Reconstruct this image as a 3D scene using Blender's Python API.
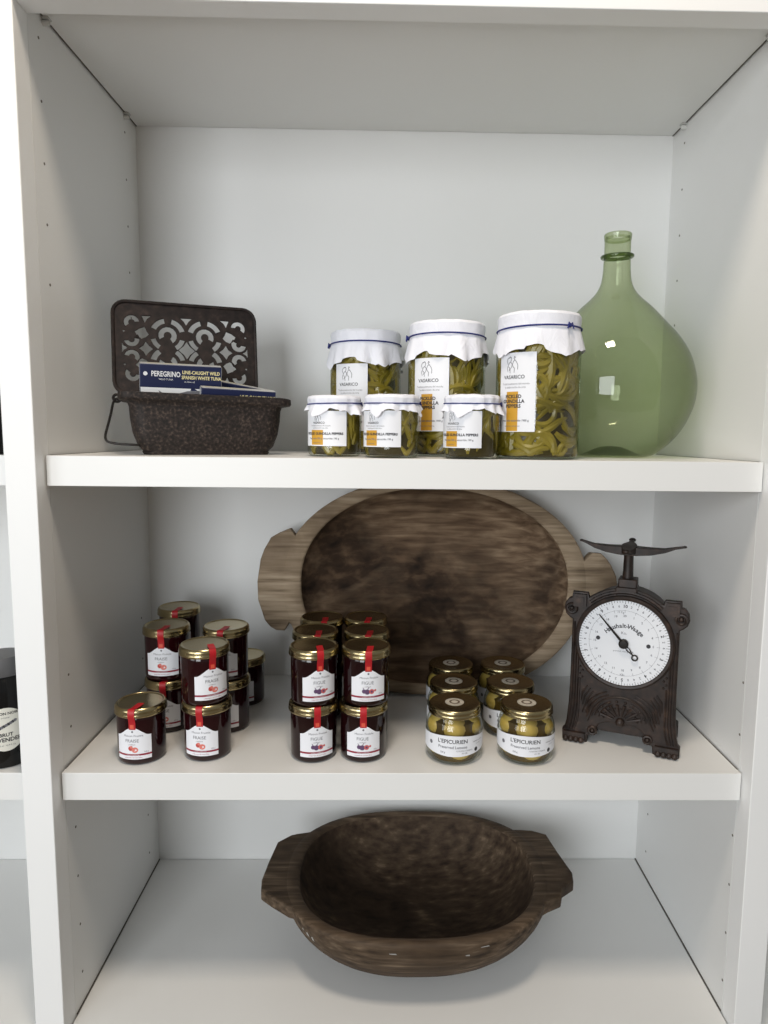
import bpy, bmesh, math, random
from math import sin, cos, pi, radians, atan2, sqrt
from mathutils import Matrix, Vector
random.seed(7)
S = bpy.context.scene
COL = S.collection
for o in list(bpy.data.objects): bpy.data.objects.remove(o)

# ------------------------------------------------------------------ camera
cd = bpy.data.cameras.new('camera'); cam = bpy.data.objects.new('camera', cd); COL.objects.link(cam)
cr = Vector((0.9997924, -0.01745128, 0.01051725)); cu = Vector((-0.00842343, 0.11599134, 0.99321451)); cf = Vector((0.01855277, 0.9930969, -0.11582026))
cam.matrix_world = Matrix(((cr.x, cu.x, -cf.x, 0.43773), (cr.y, cu.y, -cf.y, -0.85803), (cr.z, cu.z, -cf.z, 0.83376), (0, 0, 0, 1)))
cd.sensor_fit = 'VERTICAL'; cd.sensor_height = 24.0; cd.lens = 24.0 * 689.99 / 1024
cd.shift_x = -(403.177 - 384) / 1024; cd.shift_y = (504.656 - 512) / 1024
cd.clip_start = 0.01
S.camera = cam
# ------------------------------------------------------------------ world, lights, exposure
W = bpy.data.worlds.new('world'); S.world = W; W.use_nodes = True
nt = W.node_tree; nt.nodes.clear()
wo = nt.nodes.new('ShaderNodeOutputWorld'); bg = nt.nodes.new('ShaderNodeBackground')
tc = nt.nodes.new('ShaderNodeTexCoord'); sx = nt.nodes.new('ShaderNodeSeparateXYZ'); rp = nt.nodes.new('ShaderNodeValToRGB')
mr = nt.nodes.new('ShaderNodeMapRange'); mr.inputs[1].default_value = -1; mr.inputs[2].default_value = 1
nt.links.new(tc.outputs['Generated'], sx.inputs[0]); nt.links.new(sx.outputs['Z'], mr.inputs[0]); nt.links.new(mr.outputs[0], rp.inputs[0])
rp.color_ramp.elements[0].position = 0.35; rp.color_ramp.elements[0].color = (0.46, 0.38, 0.30, 1)
rp.color_ramp.elements[1].position = 0.6; rp.color_ramp.elements[1].color = (0.60, 0.615, 0.61, 1)
nt.links.new(rp.outputs[0], bg.inputs[0]); bg.inputs[1].default_value = 0.43
nt.links.new(bg.outputs[0], wo.inputs[0])

def area(name, loc, target, sxx, syy, power, color):
    d = bpy.data.lights.new(name, 'AREA'); d.shape = 'RECTANGLE'; d.size = sxx; d.size_y = syy; d.energy = power; d.color = color
    o = bpy.data.objects.new(name, d); COL.objects.link(o); o.location = loc
    o.rotation_euler = (Vector(target) - Vector(loc)).to_track_quat('-Z', 'Y').to_euler()
    return o
area('window_light', (-0.50, -2.5, 1.00), (0.45, 0.3, 0.75), 1.0, 1.5, 43, (0.93, 0.97, 1.0))
area('window_light', (-2.0, -2.3, 1.1), (0.4, 0.2, 0.75), 1.1, 1.5, 20, (0.95, 0.98, 1.0))
area('ceiling_light', (0.40, -0.55, 2.35), (0.42, 0.05, 0.5), 0.3, 0.3, 17, (1.0, 0.86, 0.70))
S.view_settings.view_transform = 'Standard'; S.view_settings.look = 'None'
S.view_settings.gamma = 1; S.view_settings.use_curve_mapping = False
S.view_settings.exposure = 0.0
S.cycles.transparent_max_bounces = 24

# ------------------------------------------------------------------ materials
def mat(name, col, rough=0.5, metal=0.0, **kw):
    m = bpy.data.materials.new(name); m.use_nodes = True
    b = m.node_tree.nodes['Principled BSDF']
    b.inputs['Base Color'].default_value = (*col, 1); b.inputs['Roughness'].default_value = rough; b.inputs['Metallic'].default_value = metal
    if 'coat' in kw: b.inputs['Coat Weight'].default_value = kw['coat']; b.inputs['Coat Roughness'].default_value = 0.03
    if 'spec' in kw: b.inputs['Specular IOR Level'].default_value = kw['spec']
    if 'alpha' in kw: b.inputs['Alpha'].default_value = kw['alpha']
    return m
def srgb(r, g, b):
    return tuple((c / 255 / 12.92 if c / 255 <= .04045 else ((c / 255 + .055) / 1.055) ** 2.4) for c in (r, g, b))
def noise_mat(name, stops, scale=(1, 1, 1), nscale=5, detail=6, rough=0.6, metal=0.0, bump=0.0, distort=0.0, second=None, spec=0.5, bump_dist=0.002):
    """procedural colour from stretched object-space noise; second = (stops, scale, nscale, threshold) mixes in stains"""
    m = mat(name, (0.5, 0.5, 0.5), rough, metal, spec=spec); t = m.node_tree; b = t.nodes['Principled BSDF']
    co = t.nodes.new('ShaderNodeTexCoord')
    def layer(scl, ns, det, dist, stp):
        mp = t.nodes.new('ShaderNodeMapping'); mp.inputs['Scale'].default_value = scl
        n = t.nodes.new('ShaderNodeTexNoise'); n.inputs['Scale'].default_value = ns; n.inputs['Detail'].default_value = det; n.inputs['Distortion'].default_value = dist
        r = t.nodes.new('ShaderNodeValToRGB')
        while len(r.color_ramp.elements) > 1: r.color_ramp.elements.remove(r.color_ramp.elements[-1])
        for i, (p, c) in enumerate(stp):
            e = r.color_ramp.elements[0] if i == 0 else r.color_ramp.elements.new(p)
            e.position = p; e.color = (*c, 1)
        t.links.new(co.outputs['Object'], mp.inputs[0]); t.links.new(mp.outputs[0], n.inputs[0]); t.links.new(n.outputs[0], r.inputs[0])
        return n, r
    n, r = layer(scale, nscale, detail, distort, stops); out = r.outputs[0]
    if second:
        stp, scl, ns, lo, hi = second
        n2, r2 = layer(scl, ns, 5, 0.3, stp)
        mp = t.nodes.new('ShaderNodeMapRange'); mp.inputs[1].default_value = lo; mp.inputs[2].default_value = hi
        n3, r3 = layer((1, 1, 1), ns * 0.7 + 1.3, 6, 0.6, [(0, (0, 0, 0)), (1, (1, 1, 1))])
        t.links.new(n3.outputs[0], mp.inputs[0])
        mx = t.nodes.new('ShaderNodeMix'); mx.data_type = 'RGBA'
        t.links.new(mp.outputs[0], mx.inputs[0]); t.links.new(out, mx.inputs[6]); t.links.new(r2.outputs[0], mx.inputs[7]); out = mx.outputs[2]
    t.links.new(out, b.inputs['Base Color'])
    if bump:
        bp = t.nodes.new('ShaderNodeBump'); bp.inputs['Strength'].default_value = bump; bp.inputs['Distance'].default_value = bump_dist
        t.links.new(n.outputs[0], bp.inputs['Height']); t.links.new(bp.outputs[0], b.inputs['Normal'])
    return m
def thin_glass(name, tint, edge, refl=1.0, rough=0.0, power=2.2, streak=0.0):
    """clear sheet of glass: tinted see-through mixed with a mirror by Fresnel; the tint deepens at grazing angles (longer path in the glass)"""
    m = bpy.data.materials.new(name); m.use_nodes = True; t = m.node_tree; t.nodes.clear()
    o = t.nodes.new('ShaderNodeOutputMaterial'); tr = t.nodes.new('ShaderNodeBsdfTransparent'); g = t.nodes.new('ShaderNodeBsdfGlossy'); g.inputs['Roughness'].default_value = rough
    lw = t.nodes.new('ShaderNodeLayerWeight'); lw.inputs[0].default_value = 0.5
    pw = t.nodes.new('ShaderNodeMath'); pw.operation = 'POWER'; pw.inputs[1].default_value = power
    mx = t.nodes.new('ShaderNodeMix'); mx.data_type = 'RGBA'; mx.inputs[6].default_value = (*tint, 1); mx.inputs[7].default_value = (*edge, 1)
    t.links.new(lw.outputs['Facing'], pw.inputs[0]); t.links.new(pw.outputs[0], mx.inputs[0]); t.links.new(mx.outputs[2], tr.inputs[0])
    p5 = t.nodes.new('ShaderNodeMath'); p5.operation = 'POWER'; p5.inputs[1].default_value = 5
    ms = t.nodes.new('ShaderNodeMixShader'); mu = t.nodes.new('ShaderNodeMath'); mu.operation = 'MULTIPLY_ADD'; mu.inputs[1].default_value = 0.9 * refl; mu.inputs[2].default_value = 0.045 * refl
    t.links.new(lw.outputs['Facing'], p5.inputs[0]); t.links.new(p5.outputs[0], mu.inputs[0]); t.links.new(mu.outputs[0], ms.inputs[0]); t.links.new(tr.outputs[0], ms.inputs[1]); t.links.new(g.outputs[0], ms.inputs[2])
    if streak:
        co = t.nodes.new('ShaderNodeTexCoord'); n = t.nodes.new('ShaderNodeTexNoise'); n.inputs['Scale'].default_value = 9; n.inputs['Detail'].default_value = 1
        bp = t.nodes.new('ShaderNodeBump'); bp.inputs['Strength'].default_value = streak; bp.inputs['Distance'].default_value = 0.01
        t.links.new(co.outputs['Object'], n.inputs[0]); t.links.new(n.outputs[0], bp.inputs['Height']); t.links.new(bp.outputs[0], g.inputs['Normal'])
    t.links.new(ms.outputs[0], o.inputs[0])
    return m
M = {}
M['white'] = noise_mat('white_melamine', [(0.3, (0.772, 0.773, 0.762)), (0.7, (0.788, 0.789, 0.778))], nscale=3, rough=0.38)
M['paint'] = noise_mat('white_paint', [(0.3, (0.83, 0.835, 0.83)), (0.7, (0.85, 0.852, 0.85))], nscale=3, rough=0.45)
M['gap'] = mat('dark_gap', (0.10, 0.09, 0.08), 0.9)
M['hole'] = mat('pin_hole', (0.16, 0.145, 0.125), 0.9)
M['pin'] = mat('clear_plastic', (0.62, 0.62, 0.6), 0.25)
M['floor'] = noise_mat('floor_boards', [(0.3, (0.30, 0.24, 0.18)), (0.7, (0.38, 0.31, 0.24))], scale=(1, 8, 1), nscale=2, rough=0.5)
M['wall'] = mat('wall_paint', (0.72, 0.71, 0.68), 0.8)
M['iron'] = noise_mat('rusty_cast_iron', [(0.35, srgb(24, 19, 17)), (0.55, srgb(46, 37, 33)), (0.72, srgb(84, 71, 63))], nscale=260, detail=3, rough=0.62, metal=0.35, bump=0.5, bump_dist=0.0008)
M['lid_iron'] = noise_mat('brown_cast_iron', [(0.35, srgb(28, 20, 18)), (0.6, srgb(46, 35, 31)), (0.8, srgb(68, 54, 48))], nscale=120, detail=3, rough=0.6, metal=0.3, bump=0.3, bump_dist=0.0006)
M['scale_iron'] = noise_mat('brown_painted_iron', [(0.35, srgb(26, 17, 13)), (0.6, srgb(46, 32, 25)), (0.85, srgb(82, 62, 50))], nscale=90, detail=4, rough=0.5, metal=0.1, bump=0.3, bump_dist=0.0006)
M['dark_iron'] = mat('black_iron', srgb(28, 24, 22), 0.5, 0.4)
M['enamel'] = mat('white_enamel', (0.80, 0.82, 0.86), 0.18, coat=0.5)
M['ink'] = mat('black_ink', (0.03, 0.03, 0.035), 0.6)
M['grey_ink'] = mat('grey_ink', (0.16, 0.16, 0.18), 0.6)
M['paper'] = mat('label_paper', (0.80, 0.81, 0.85), 0.55)
M['lidsticker'] = mat('cream_sticker', (0.62, 0.58, 0.50), 0.6)
M['brownink'] = mat('brown_ink', (0.13, 0.09, 0.06), 0.6)
M['mustard'] = mat('mustard_print', srgb(202, 152, 46), 0.55)
M['darkred'] = mat('dark_red_print', srgb(140, 22, 48), 0.55)
M['strip'] = mat('red_seal_paper', srgb(176, 16, 28), 0.5)
M['stripmark'] = mat('orange_seal_print', srgb(214, 84, 62), 0.5)
M['fruit'] = mat('strawberry_print', srgb(216, 120, 108), 0.55)
M['fruit2'] = mat('strawberry_red_print', srgb(186, 66, 62), 0.55)
M['fig'] = mat('fig_purple_print', srgb(92, 66, 100), 0.55)
M['figr'] = mat('fig_flesh_print', srgb(196, 96, 96), 0.55)
M['gold'] = noise_mat('gold_lid_metal', [(0.3, srgb(160, 146, 108)), (0.7, srgb(172, 158, 122))], nscale=30, rough=0.24, metal=1.0)
M['jam'] = mat('dark_red_jam', srgb(34, 5, 9), 0.08)
M['figjam'] = mat('dark_fig_jam', srgb(28, 7, 9), 0.08)
M['glass'] = thin_glass('clear_jar_glass', (0.95, 0.96, 0.93), (0.62, 0.66, 0.55), power=3)
M['vase'] = thin_glass('green_demijohn_glass', (0.775, 0.82, 0.665), (0.36, 0.42, 0.22), power=2.4, streak=0.12)
M['vase_thick'] = thin_glass('thick_green_glass', (0.42, 0.50, 0.27), (0.13, 0.18, 0.06), power=2.0)
M['pepper'] = noise_mat('pickled_pepper_skin', [(0.3, srgb(88, 80, 20)), (0.5, srgb(124, 110, 32)), (0.75, srgb(160, 142, 58))], nscale=22, detail=3, rough=0.28)
M['brine'] = noise_mat('dark_brine', [(0.3, srgb(40, 34, 9)), (0.7, srgb(66, 56, 16))], nscale=30, rough=0.3)
M['lemon'] = noise_mat('preserved_lemon_skin', [(0.3, srgb(150, 126, 58)), (0.55, srgb(188, 162, 84)), (0.8, srgb(210, 188, 116))], nscale=30, detail=4, rough=0.3, bump=0.15, bump_dist=0.001)
M['lemonbrine'] = noise_mat('lemon_brine', [(0.3, srgb(66, 50, 14)), (0.7, srgb(92, 72, 24))], nscale=25, rough=0.3)
def paper_mat():
    return noise_mat('white_cover_paper', [(0.3, (0.80, 0.81, 0.88)), (0.7, (0.84, 0.85, 0.91))], scale=(1, 1, 0.4), nscale=75, detail=4, rough=0.7, bump=0.75, bump_dist=0.002, distort=1.2)
M['cover'] = paper_mat()
M['twine'] = mat('navy_twine', srgb(30, 40, 110), 0.8)
M['navy'] = mat('navy_card', srgb(18, 28, 66), 0.4)
M['silvercard'] = mat('silver_card', (0.55, 0.56, 0.56), 0.35, 0.2)
M['cream'] = mat('cream_print', srgb(226, 214, 160), 0.5)
M['whiteprint'] = mat('white_print', (0.78, 0.79, 0.80), 0.5)
M['wood_rim'] = noise_mat('weathered_beech', [(0.30, srgb(104, 88, 72)), (0.45, srgb(140, 122, 100)), (0.6, srgb(160, 142, 120)), (0.72, srgb(176, 160, 138))], scale=(1, 14, 9), nscale=9, detail=12, rough=0.75, bump=0.3,
    second=([(0.3, srgb(86, 70, 55)), (0.7, srgb(128, 110, 90))], (2, 9, 5), 5, 0.52, 0.68), spec=0.25)
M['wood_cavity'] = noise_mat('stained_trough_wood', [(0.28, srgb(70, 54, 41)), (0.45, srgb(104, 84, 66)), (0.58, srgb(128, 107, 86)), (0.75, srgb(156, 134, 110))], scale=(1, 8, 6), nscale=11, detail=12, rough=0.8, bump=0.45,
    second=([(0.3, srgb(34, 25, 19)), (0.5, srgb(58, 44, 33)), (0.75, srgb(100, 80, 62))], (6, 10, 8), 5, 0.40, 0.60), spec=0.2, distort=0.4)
M['wood_dark'] = noise_mat('dark_trough_wood', [(0.28, srgb(44, 34, 26)), (0.45, srgb(76, 62, 48)), (0.6, srgb(98, 82, 66)), (0.75, srgb(132, 115, 95))], scale=(1, 12, 12), nscale=11, detail=12, rough=0.7, bump=0.45,
    second=([(0.3, srgb(46, 35, 26)), (0.7, srgb(84, 68, 52))], (3, 9, 9), 6, 0.45, 0.62), spec=0.25)
M['wood_darkcav'] = noise_mat('dark_trough_hollow', [(0.28, srgb(44, 34, 27)), (0.45, srgb(70, 56, 44)), (0.6, srgb(88, 73, 58)), (0.75, srgb(124, 106, 86))], scale=(3, 8, 5), nscale=14, detail=12, rough=0.75, bump=0.45,
    second=([(0.3, srgb(36, 27, 21)), (0.7, srgb(66, 52, 40))], (6, 9, 8), 6, 0.45, 0.62), spec=0.2)
M['bottle'] = mat('black_bottle', (0.006, 0.006, 0.006), 0.12, spec=0.3)
M['cap'] = mat('grey_cap', (0.13, 0.13, 0.135), 0.4, 0.3)
M['cream_label'] = mat('cream_label', (0.70, 0.69, 0.62), 0.6)
M['chip'] = mat('pale_chip', (0.40, 0.39, 0.37), 0.8)

# ------------------------------------------------------------------ helpers
class MB:
    def __init__(s): s.v = []; s.f = []; s.m = []; s.mats = []
    def mi(s, m):
        if m not in s.mats: s.mats.append(m)
        return s.mats.index(m)
    def add(s, vs, fs, m, xf=None):
        b = len(s.v); k = s.mi(m)
        for p in vs:
            p = Vector(p)
            s.v.append(xf @ p if xf else p)
        for f in fs: s.f.append([b + i for i in f]); s.m.append(k)
    def box(s, a, b, m, xf=None):
        (x0, y0, z0), (x1, y1, z1) = a, b
        s.add([(x0, y0, z0), (x1, y0, z0), (x1, y1, z0), (x0, y1, z0), (x0, y0, z1), (x1, y0, z1), (x1, y1, z1), (x0, y1, z1)],
              [(0, 3, 2, 1), (4, 5, 6, 7), (0, 1, 5, 4), (1, 2, 6, 5), (2, 3, 7, 6), (3, 0, 4, 7)], m, xf)
    def lathe(s, prof, m, seg=48, xf=None, cap0=True, cap1=True, mod=None):
        vs = []; fs = []
        for (r, z) in prof:
            for i in range(seg):
                a = 2 * pi * i / seg; rr, zz = (r, z) if not mod else mod(r, z, a)
                vs.append((rr * cos(a), rr * sin(a), zz))
        for j in range(len(prof) - 1):
            for i in range(seg):
                k = (i + 1) % seg; fs.append((j * seg + i, j * seg + k, (j + 1) * seg + k, (j + 1) * seg + i))
        if cap0: fs.append(tuple(reversed(range(seg))))
        if cap1: fs.append(tuple((len(prof) - 1) * seg + i for i in range(seg)))
        s.add(vs, fs, m, xf)
    def tube(s, path, rad, m, seg=8, xf=None, closed=False, sq=1.0):
        P = [Vector(p) for p in path]; n = len(P); vs = []; fs = []
        R = rad if hasattr(rad, '__len__') else [rad] * n
        up = Vector((0.13, 0.27, 0.95)); prev = None
        for i in range(n):
            t = (P[(i + 1) % n] - P[i - 1]) if closed else (P[min(i + 1, n - 1)] - P[max(i - 1, 0)])
            t.normalize()
            a = (prev if prev is not None else up); a = a - t * a.dot(t)
            if a.length < 1e-5: a = Vector((1, 0, 0)) - t * t.x
            a.normalize(); prev = a; b = t.cross(a)
            for k in range(seg):
                q = 2 * pi * k / seg; vs.append(P[i] + (a * cos(q) * sq + b * sin(q)) * R[i])
        for i in range(n if closed else n - 1):
            for k in range(seg):
                k2 = (k + 1) % seg; j = (i + 1) % n
                fs.append((i * seg + k, i * seg + k2, j * seg + k2, j * seg + k))
        if not closed: fs.append(tuple(reversed(range(seg)))); fs.append(tuple((n - 1) * seg + k for k in range(seg)))
        s.add(vs, fs, m, xf)
    def ball(s, c, r, m, seg=12, rings=8, sc=(1, 1, 1), xf=None):
        vs = [(c[0], c[1], c[2] - r * sc[2])]; fs = []
        for j in range(1, rings):
            a = -pi / 2 + pi * j / rings
            for i in range(seg):
                q = 2 * pi * i / seg; vs.append((c[0] + r * sc[0] * cos(a) * cos(q), c[1] + r * sc[1] * cos(a) * sin(q), c[2] + r * sc[2] * sin(a)))
        vs.append((c[0], c[1], c[2] + r * sc[2]))
        for i in range(seg):
            k = (i + 1) % seg; fs.append((0, 1 + k, 1 + i)); b = 1 + (rings - 2) * seg; fs.append((b + i, b + k, len(vs) - 1))
        for j in range(rings - 2):
            for i in range(seg):
                k = (i + 1) % seg; b = 1 + j * seg; fs.append((b + i, b + k, b + seg + k, b + seg + i))
        s.add(vs, fs, m, xf)
    def mesh(s, me, m, xf=None, fn=None):
        vs = [v.co.copy() for v in me.vertices]
        if fn: vs = [fn(v) for v in vs]
        s.add(vs, [tuple(p.vertices) for p in me.polygons], m, xf)
    def build(s, name, parent=None, smooth=35, bevel=0.0, loc=None, rot=None):
        me = bpy.data.meshes.new(name); me.from_pydata([tuple(v) for v in s.v], [], s.f)
        for m in s.mats: me.materials.append(m)
        me.polygons.foreach_set('material_index', s.m)
        if smooth:
            me.polygons.foreach_set('use_smooth', [True] * len(me.polygons)); me.set_sharp_from_angle(angle=radians(smooth))
        me.update()
        o = bpy.data.objects.new(name, me); COL.objects.link(o)
        if parent: o.parent = parent
        if loc: o.location = loc
        if rot: o.rotation_euler = rot
        if bevel:
            b = o.modifiers.new('bevel', 'BEVEL'); b.width = bevel; b.segments = 3; b.limit_method = 'ANGLE'
        return o
def thing(name, label, cat, loc=(0, 0, 0), rz=0, group=None, rot=None):
    o = bpy.data.objects.new(name, None); COL.objects.link(o); o.empty_display_size = 0.02
    o.location = loc; o.rotation_euler = rot or (0, 0, rz); o['label'] = label; o['category'] = cat
    if group: o['group'] = group
    return o
def tag(o, label, cat, group=None):
    o['label'] = label; o['category'] = cat
    if group: o['group'] = group
    return o
def dup(root, loc, rz, label, group=None):
    r = root.copy(); COL.objects.link(r); r.location = loc; r.rotation_euler = (0, 0, rz); r['label'] = label
    if group: r['group'] = group
    def kids(a, b):
        for ch in list(a.children):
            c = ch.copy(); COL.objects.link(c); c.parent = b; kids(ch, c)
    kids(root, r)
    return r
def ctmp(curve, name='tmp'):
    o = bpy.data.objects.new(name, curve); COL.objects.link(o)
    dg = bpy.context.evaluated_depsgraph_get(); me = bpy.data.meshes.new_from_object(o.evaluated_get(dg))
    bpy.data.objects.remove(o); return me
def text_mesh(body, size, bold=0.0, align='CENTER', spacing=1.0):
    c = bpy.data.curves.new('txt', 'FONT'); c.body = body; c.size = size; c.align_x = align; c.align_y = 'CENTER'; c.offset = bold; c.space_character = spacing; c.resolution_u = 2
    return ctmp(c)
def shape2d(outer, holes=(), depth=0.002, bevel=0.0):
    """a flat plate of the given outline with the given holes; lies in XY, centred in Z"""
    c = bpy.data.curves.new('shp', 'CURVE'); c.dimensions = '2D'; c.fill_mode = 'BOTH'; c.extrude = depth / 2; c.bevel_depth = bevel; c.bevel_resolution = 1
    for pl in [outer] + list(holes):
        sp = c.splines.new('POLY'); sp.points.add(len(pl) - 1)
        for i, p in enumerate(pl): sp.points[i].co = (p[0], p[1], 0, 1)
        sp.use_cyclic_u = True
    return ctmp(c)
XZ = Matrix(((1, 0, 0, 0), (0, 0, -1, 0), (0, 1, 0, 0), (0, 0, 0, 1)))      # XY plane -> upright, facing -Y
class Label:
    """collects flat print; y up, x right; wraps it round a cylinder of radius r or lays it on a plane facing -Y"""
    def __init__(s, r=None): s.r = r; s.mb = MB()
    def fn(s, d):
        if s.r:
            R = s.r
            return lambda v: Vector(((R + d) * sin(v.x / R), -(R + d) * cos(v.x / R), v.y))
        return lambda v: Vector((v.x, -d, v.y))
    def poly(s, pts, m, layer=1):
        f = s.fn(0.0001 * layer); s.mb.add([f(Vector((p[0], p[1], 0))) for p in pts], [tuple(range(len(pts)))], m)
    def strip(s, x0, x1, lo, hi, m, layer=0, n=16):
        f = s.fn(0.0001 * layer); vs = []; fs = []
        for i in range(n + 1):
            x = x0 + (x1 - x0) * i / n
            a = lo(x) if callable(lo) else lo; b = hi(x) if callable(hi) else hi
            vs += [f(Vector((x, a, 0))), f(Vector((x, b, 0)))]
        for i in range(n): fs.append((2 * i, 2 * i + 2, 2 * i + 3, 2 * i + 1))
        s.mb.add(vs, fs, m)
    def text(s, body, size, x, y, m, bold=0.0, layer=2, spacing=1.0, rot=0.0, sx=1.0):
        me = text_mesh(body, size, bold, spacing=spacing); f = s.fn(0.0001 * layer)
        def g(v):
            a, b = v.x * sx, v.y
            return f(Vector((x + a * cos(rot) - b * sin(rot), y + a * sin(rot) + b * cos(rot), 0)))
        s.mb.mesh(me, m, fn=g); bpy.data.meshes.remove(me)
    def disc(s, x, y, r, m, layer=1, sx=1, n=12, r2=None, a0=0, a1=2 * pi):
        s.poly([(x + r * sx * cos(a0 + (a1 - a0) * i / n), y + (r2 or r) * sin(a0 + (a1 - a0) * i / n)) for i in range(n)], m, layer)
    def line(s, pts, w, m, layer=2):
        for (x0, y0), (x1, y1) in zip(pts[:-1], pts[1:]):
            d = Vector((x1 - x0, y1 - y0)); 
            if d.length < 1e-7: continue
            n = Vector((-d.y, d.x)).normalized() * w / 2
            s.poly([(x0 - n.x, y0 - n.y), (x1 - n.x, y1 - n.y), (x1 + n.x, y1 + n.y), (x0 + n.x, y0 + n.y)], m, layer)
def arc(cx, cy, r, a0, a1, n=10, sx=1.0):
    return [(cx + r * sx * cos(radians(a0 + (a1 - a0) * i / n)), cy + r * sin(radians(a0 + (a1 - a0) * i / n))) for i in range(n + 1)]

# ------------------------------------------------------------------ measures of the shelving
IW, DEP, FT, SF = 0.92, 0.3869, 0.034, 0.0225        # inner width, depth, face frame thickness, recess of the shelf fronts
Z1, Z2, ZC, ZR, TH = 0.7898, 0.3669, 1.3309, 1.3149, 0.0385
PT = 0.0385
# room behind and below
def struct(mb, name, **k):
    o = mb.build(name, **k); o['kind'] = 'structure'; return o
b = MB(); b.box((-2.6, 0.44, -0.75), (3.2, 0.56, 1.95), M['wall']); struct(b, 'wall_back', smooth=0)
b = MB(); b.box((-2.6, -4.2, -0.80), (3.2, 0.56, -0.75), M['floor']); struct(b, 'floor', smooth=0)

# ------------------------------------------------------------------ bookcase
case = thing('bookcase', 'white built-in shelving unit with wide square front posts and thick shelves', 'bookcase', (0, 0, -0.75))
case_inv = Matrix.Translation((0, 0, 0.75))
def cpart(name, boxes, m=None, bevel=0.0012, holes=None):
    b = MB()
    for a, c in boxes: b.box((a[0], a[1], a[2] + 0.75), (c[0], c[1], c[2] + 0.75), m or M['white'])
    return b.build(name, case, smooth=30, bevel=bevel)
BX0, BX1 = -0.60, 1.52
ztop = 1.60
# posts of the face frame
cpart('front_post', [((-PT, 0, -0.75), (0, FT, ztop))], M['paint'])
cpart('front_post', [((IW, 0, -0.75), (IW + PT, FT, ztop))], M['paint'])
cpart('front_post', [((BX0 - PT, 0, -0.75), (BX0, FT, ztop))], M['paint'])
cpart('front_post', [((BX1, 0, -0.75), (BX1 + PT, FT, ztop))], M['paint'])
def side(x0, x1, faces):
    b = MB(); b.box((x0, FT, 0.73), (x1, DEP, ztop + 0.75), M['white'])
    for side_x, sgn, ys in faces:
        for yy in ys:
            z = 0.0465
            while z < 1.31:
                if z < .30 or .40 < z < .52 or z > 1.0:
                    xf = Matrix.Translation((side_x + sgn * 0.0003, yy, z + 0.75)) @ Matrix.Rotation(pi / 2, 4, 'Y')
                    b.lathe([(0.0018, -0.0002), (0.0018, 0.0002)], M['hole'], seg=10, xf=xf)
                z += 0.0738
    return b.build('side_panel', case, smooth=30)
side(-PT, 0, [(0, 1, (0.059, 0.336)), (-PT, -1, (0.059, 0.336))]); side(IW, IW + PT, [(IW, -1, (0.038, 0.338)), (IW + PT, 1, (0.05, 0.336))])
side(BX0 - PT, BX0, []); side(BX1, BX1 + PT, [])
TILT = 0.0160
def zup(y): return Z1 - TILT * (y - SF)
def place1(X, Y, rz, ry=0.0):
    m = Matrix.Translation((X, Y, zup(Y))) @ Matrix.Rotation(-TILT, 4, 'X') @ Matrix.Rotation(ry, 4, 'Y') @ Matrix.Rotation(rz, 4, 'Z')
    return m
def board(name, a, c, lab, gap=None, tilt=0):
    """a loose board lying on its pins"""
    b = MB(); org = ((a[0] + c[0]) / 2, (a[1] + c[1]) / 2, a[2])
    lo = tuple(a[i] - org[i] for i in range(3)); hi = tuple(c[i] - org[i] for i in range(3)); b.box(lo, hi, M['white'])
    if gap:      # dark strips painted in to draw the narrow gap beside the panel
        zz = hi[2] if gap > 0 else lo[2]
        for sg_ in (-1, 1): b.box((sg_ * hi[0] - 0.0009, lo[1] + 0.012, zz - 0.0008), (sg_ * hi[0] + 0.0009, hi[1], zz + 0.0004), M['gap'])
    o = b.build(name, smooth=30, bevel=0.0022, loc=org)
    if tilt: o.matrix_world = Matrix.Translation((org[0], a[1], c[2])) @ Matrix.Rotation(-tilt, 4, 'X') @ Matrix.Translation((0, org[1] - a[1], org[2] - c[2]))
    return tag(o, lab, 'shelf', 'loose white shelf boards')
for nm, a, c in (('main', 0, IW), ('left', BX0, -PT), ('right', IW + PT, BX1)):
    g = 0.0022
    cpart('back_panel', [((a, DEP, -0.02), (c, DEP + 0.02, ztop))], bevel=0)
    cpart('bottom_panel', [((a + 0.002, 0.001, -0.03), (c - 0.002, DEP - 0.0012, 0))])
    cpart('top_rail', [((a, 0, ZR), (c, FT, ztop))], M['paint'], bevel=0.001)
    if nm == 'right': continue
    L_ = {'main': ('white shelf board carrying the jam jars, lemon jars and kitchen scale', 'white shelf board carrying the pepper jars and the green bottle', 'white board roofing the top compartment above the green bottle'),
          'left': ('white shelf board under the lavender bottle, left of the left post', 'white shelf board end left of the left post, level with the pepper jars', None)}[nm]
    board('shelf_board', (a + g, SF, Z2 - TH), (c - g, DEP - 0.001, Z2), L_[0], 1)
    board('shelf_board', (a + g, SF, Z1 - TH), (c - g, DEP - 0.001, Z1), L_[1], 1, TILT)
    if L_[2]: board('shelf_board', (a + g, 0.047, ZC), (c - g, DEP - 0.001, ZC + TH), L_[2], -1)
# dark joint lines beside the bottom board
for x in (0.0008, IW - 0.0008):
    b = MB(); b.box((x - 0.0008, FT + 0.002, 0.7492), (x + 0.0008, DEP, 0.7506), M['gap']); b.build('joint_line', case, smooth=0)
for x, sg in ((0, 1), (IW, -1)):
    for y in (0.072, 0.336):
        b = MB(); xf = Matrix.Translation((x, y, ZC + 0.75 - 0.006)) @ Matrix.Rotation(pi / 2 * sg, 4, 'Y')
        b.lathe([(0.0035, 0.0), (0.0035, 0.007), (0.0025, 0.0085)], M['pin'], seg=14, xf=xf)
        b.box((min(x, x + sg * .009), y - 0.005, ZC + 0.75 - 0.0022), (max(x, x + sg * .009), y + 0.005, ZC + 0.75 - 0.0004), M['pin'])
        b.build('shelf_pin', case)

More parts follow.
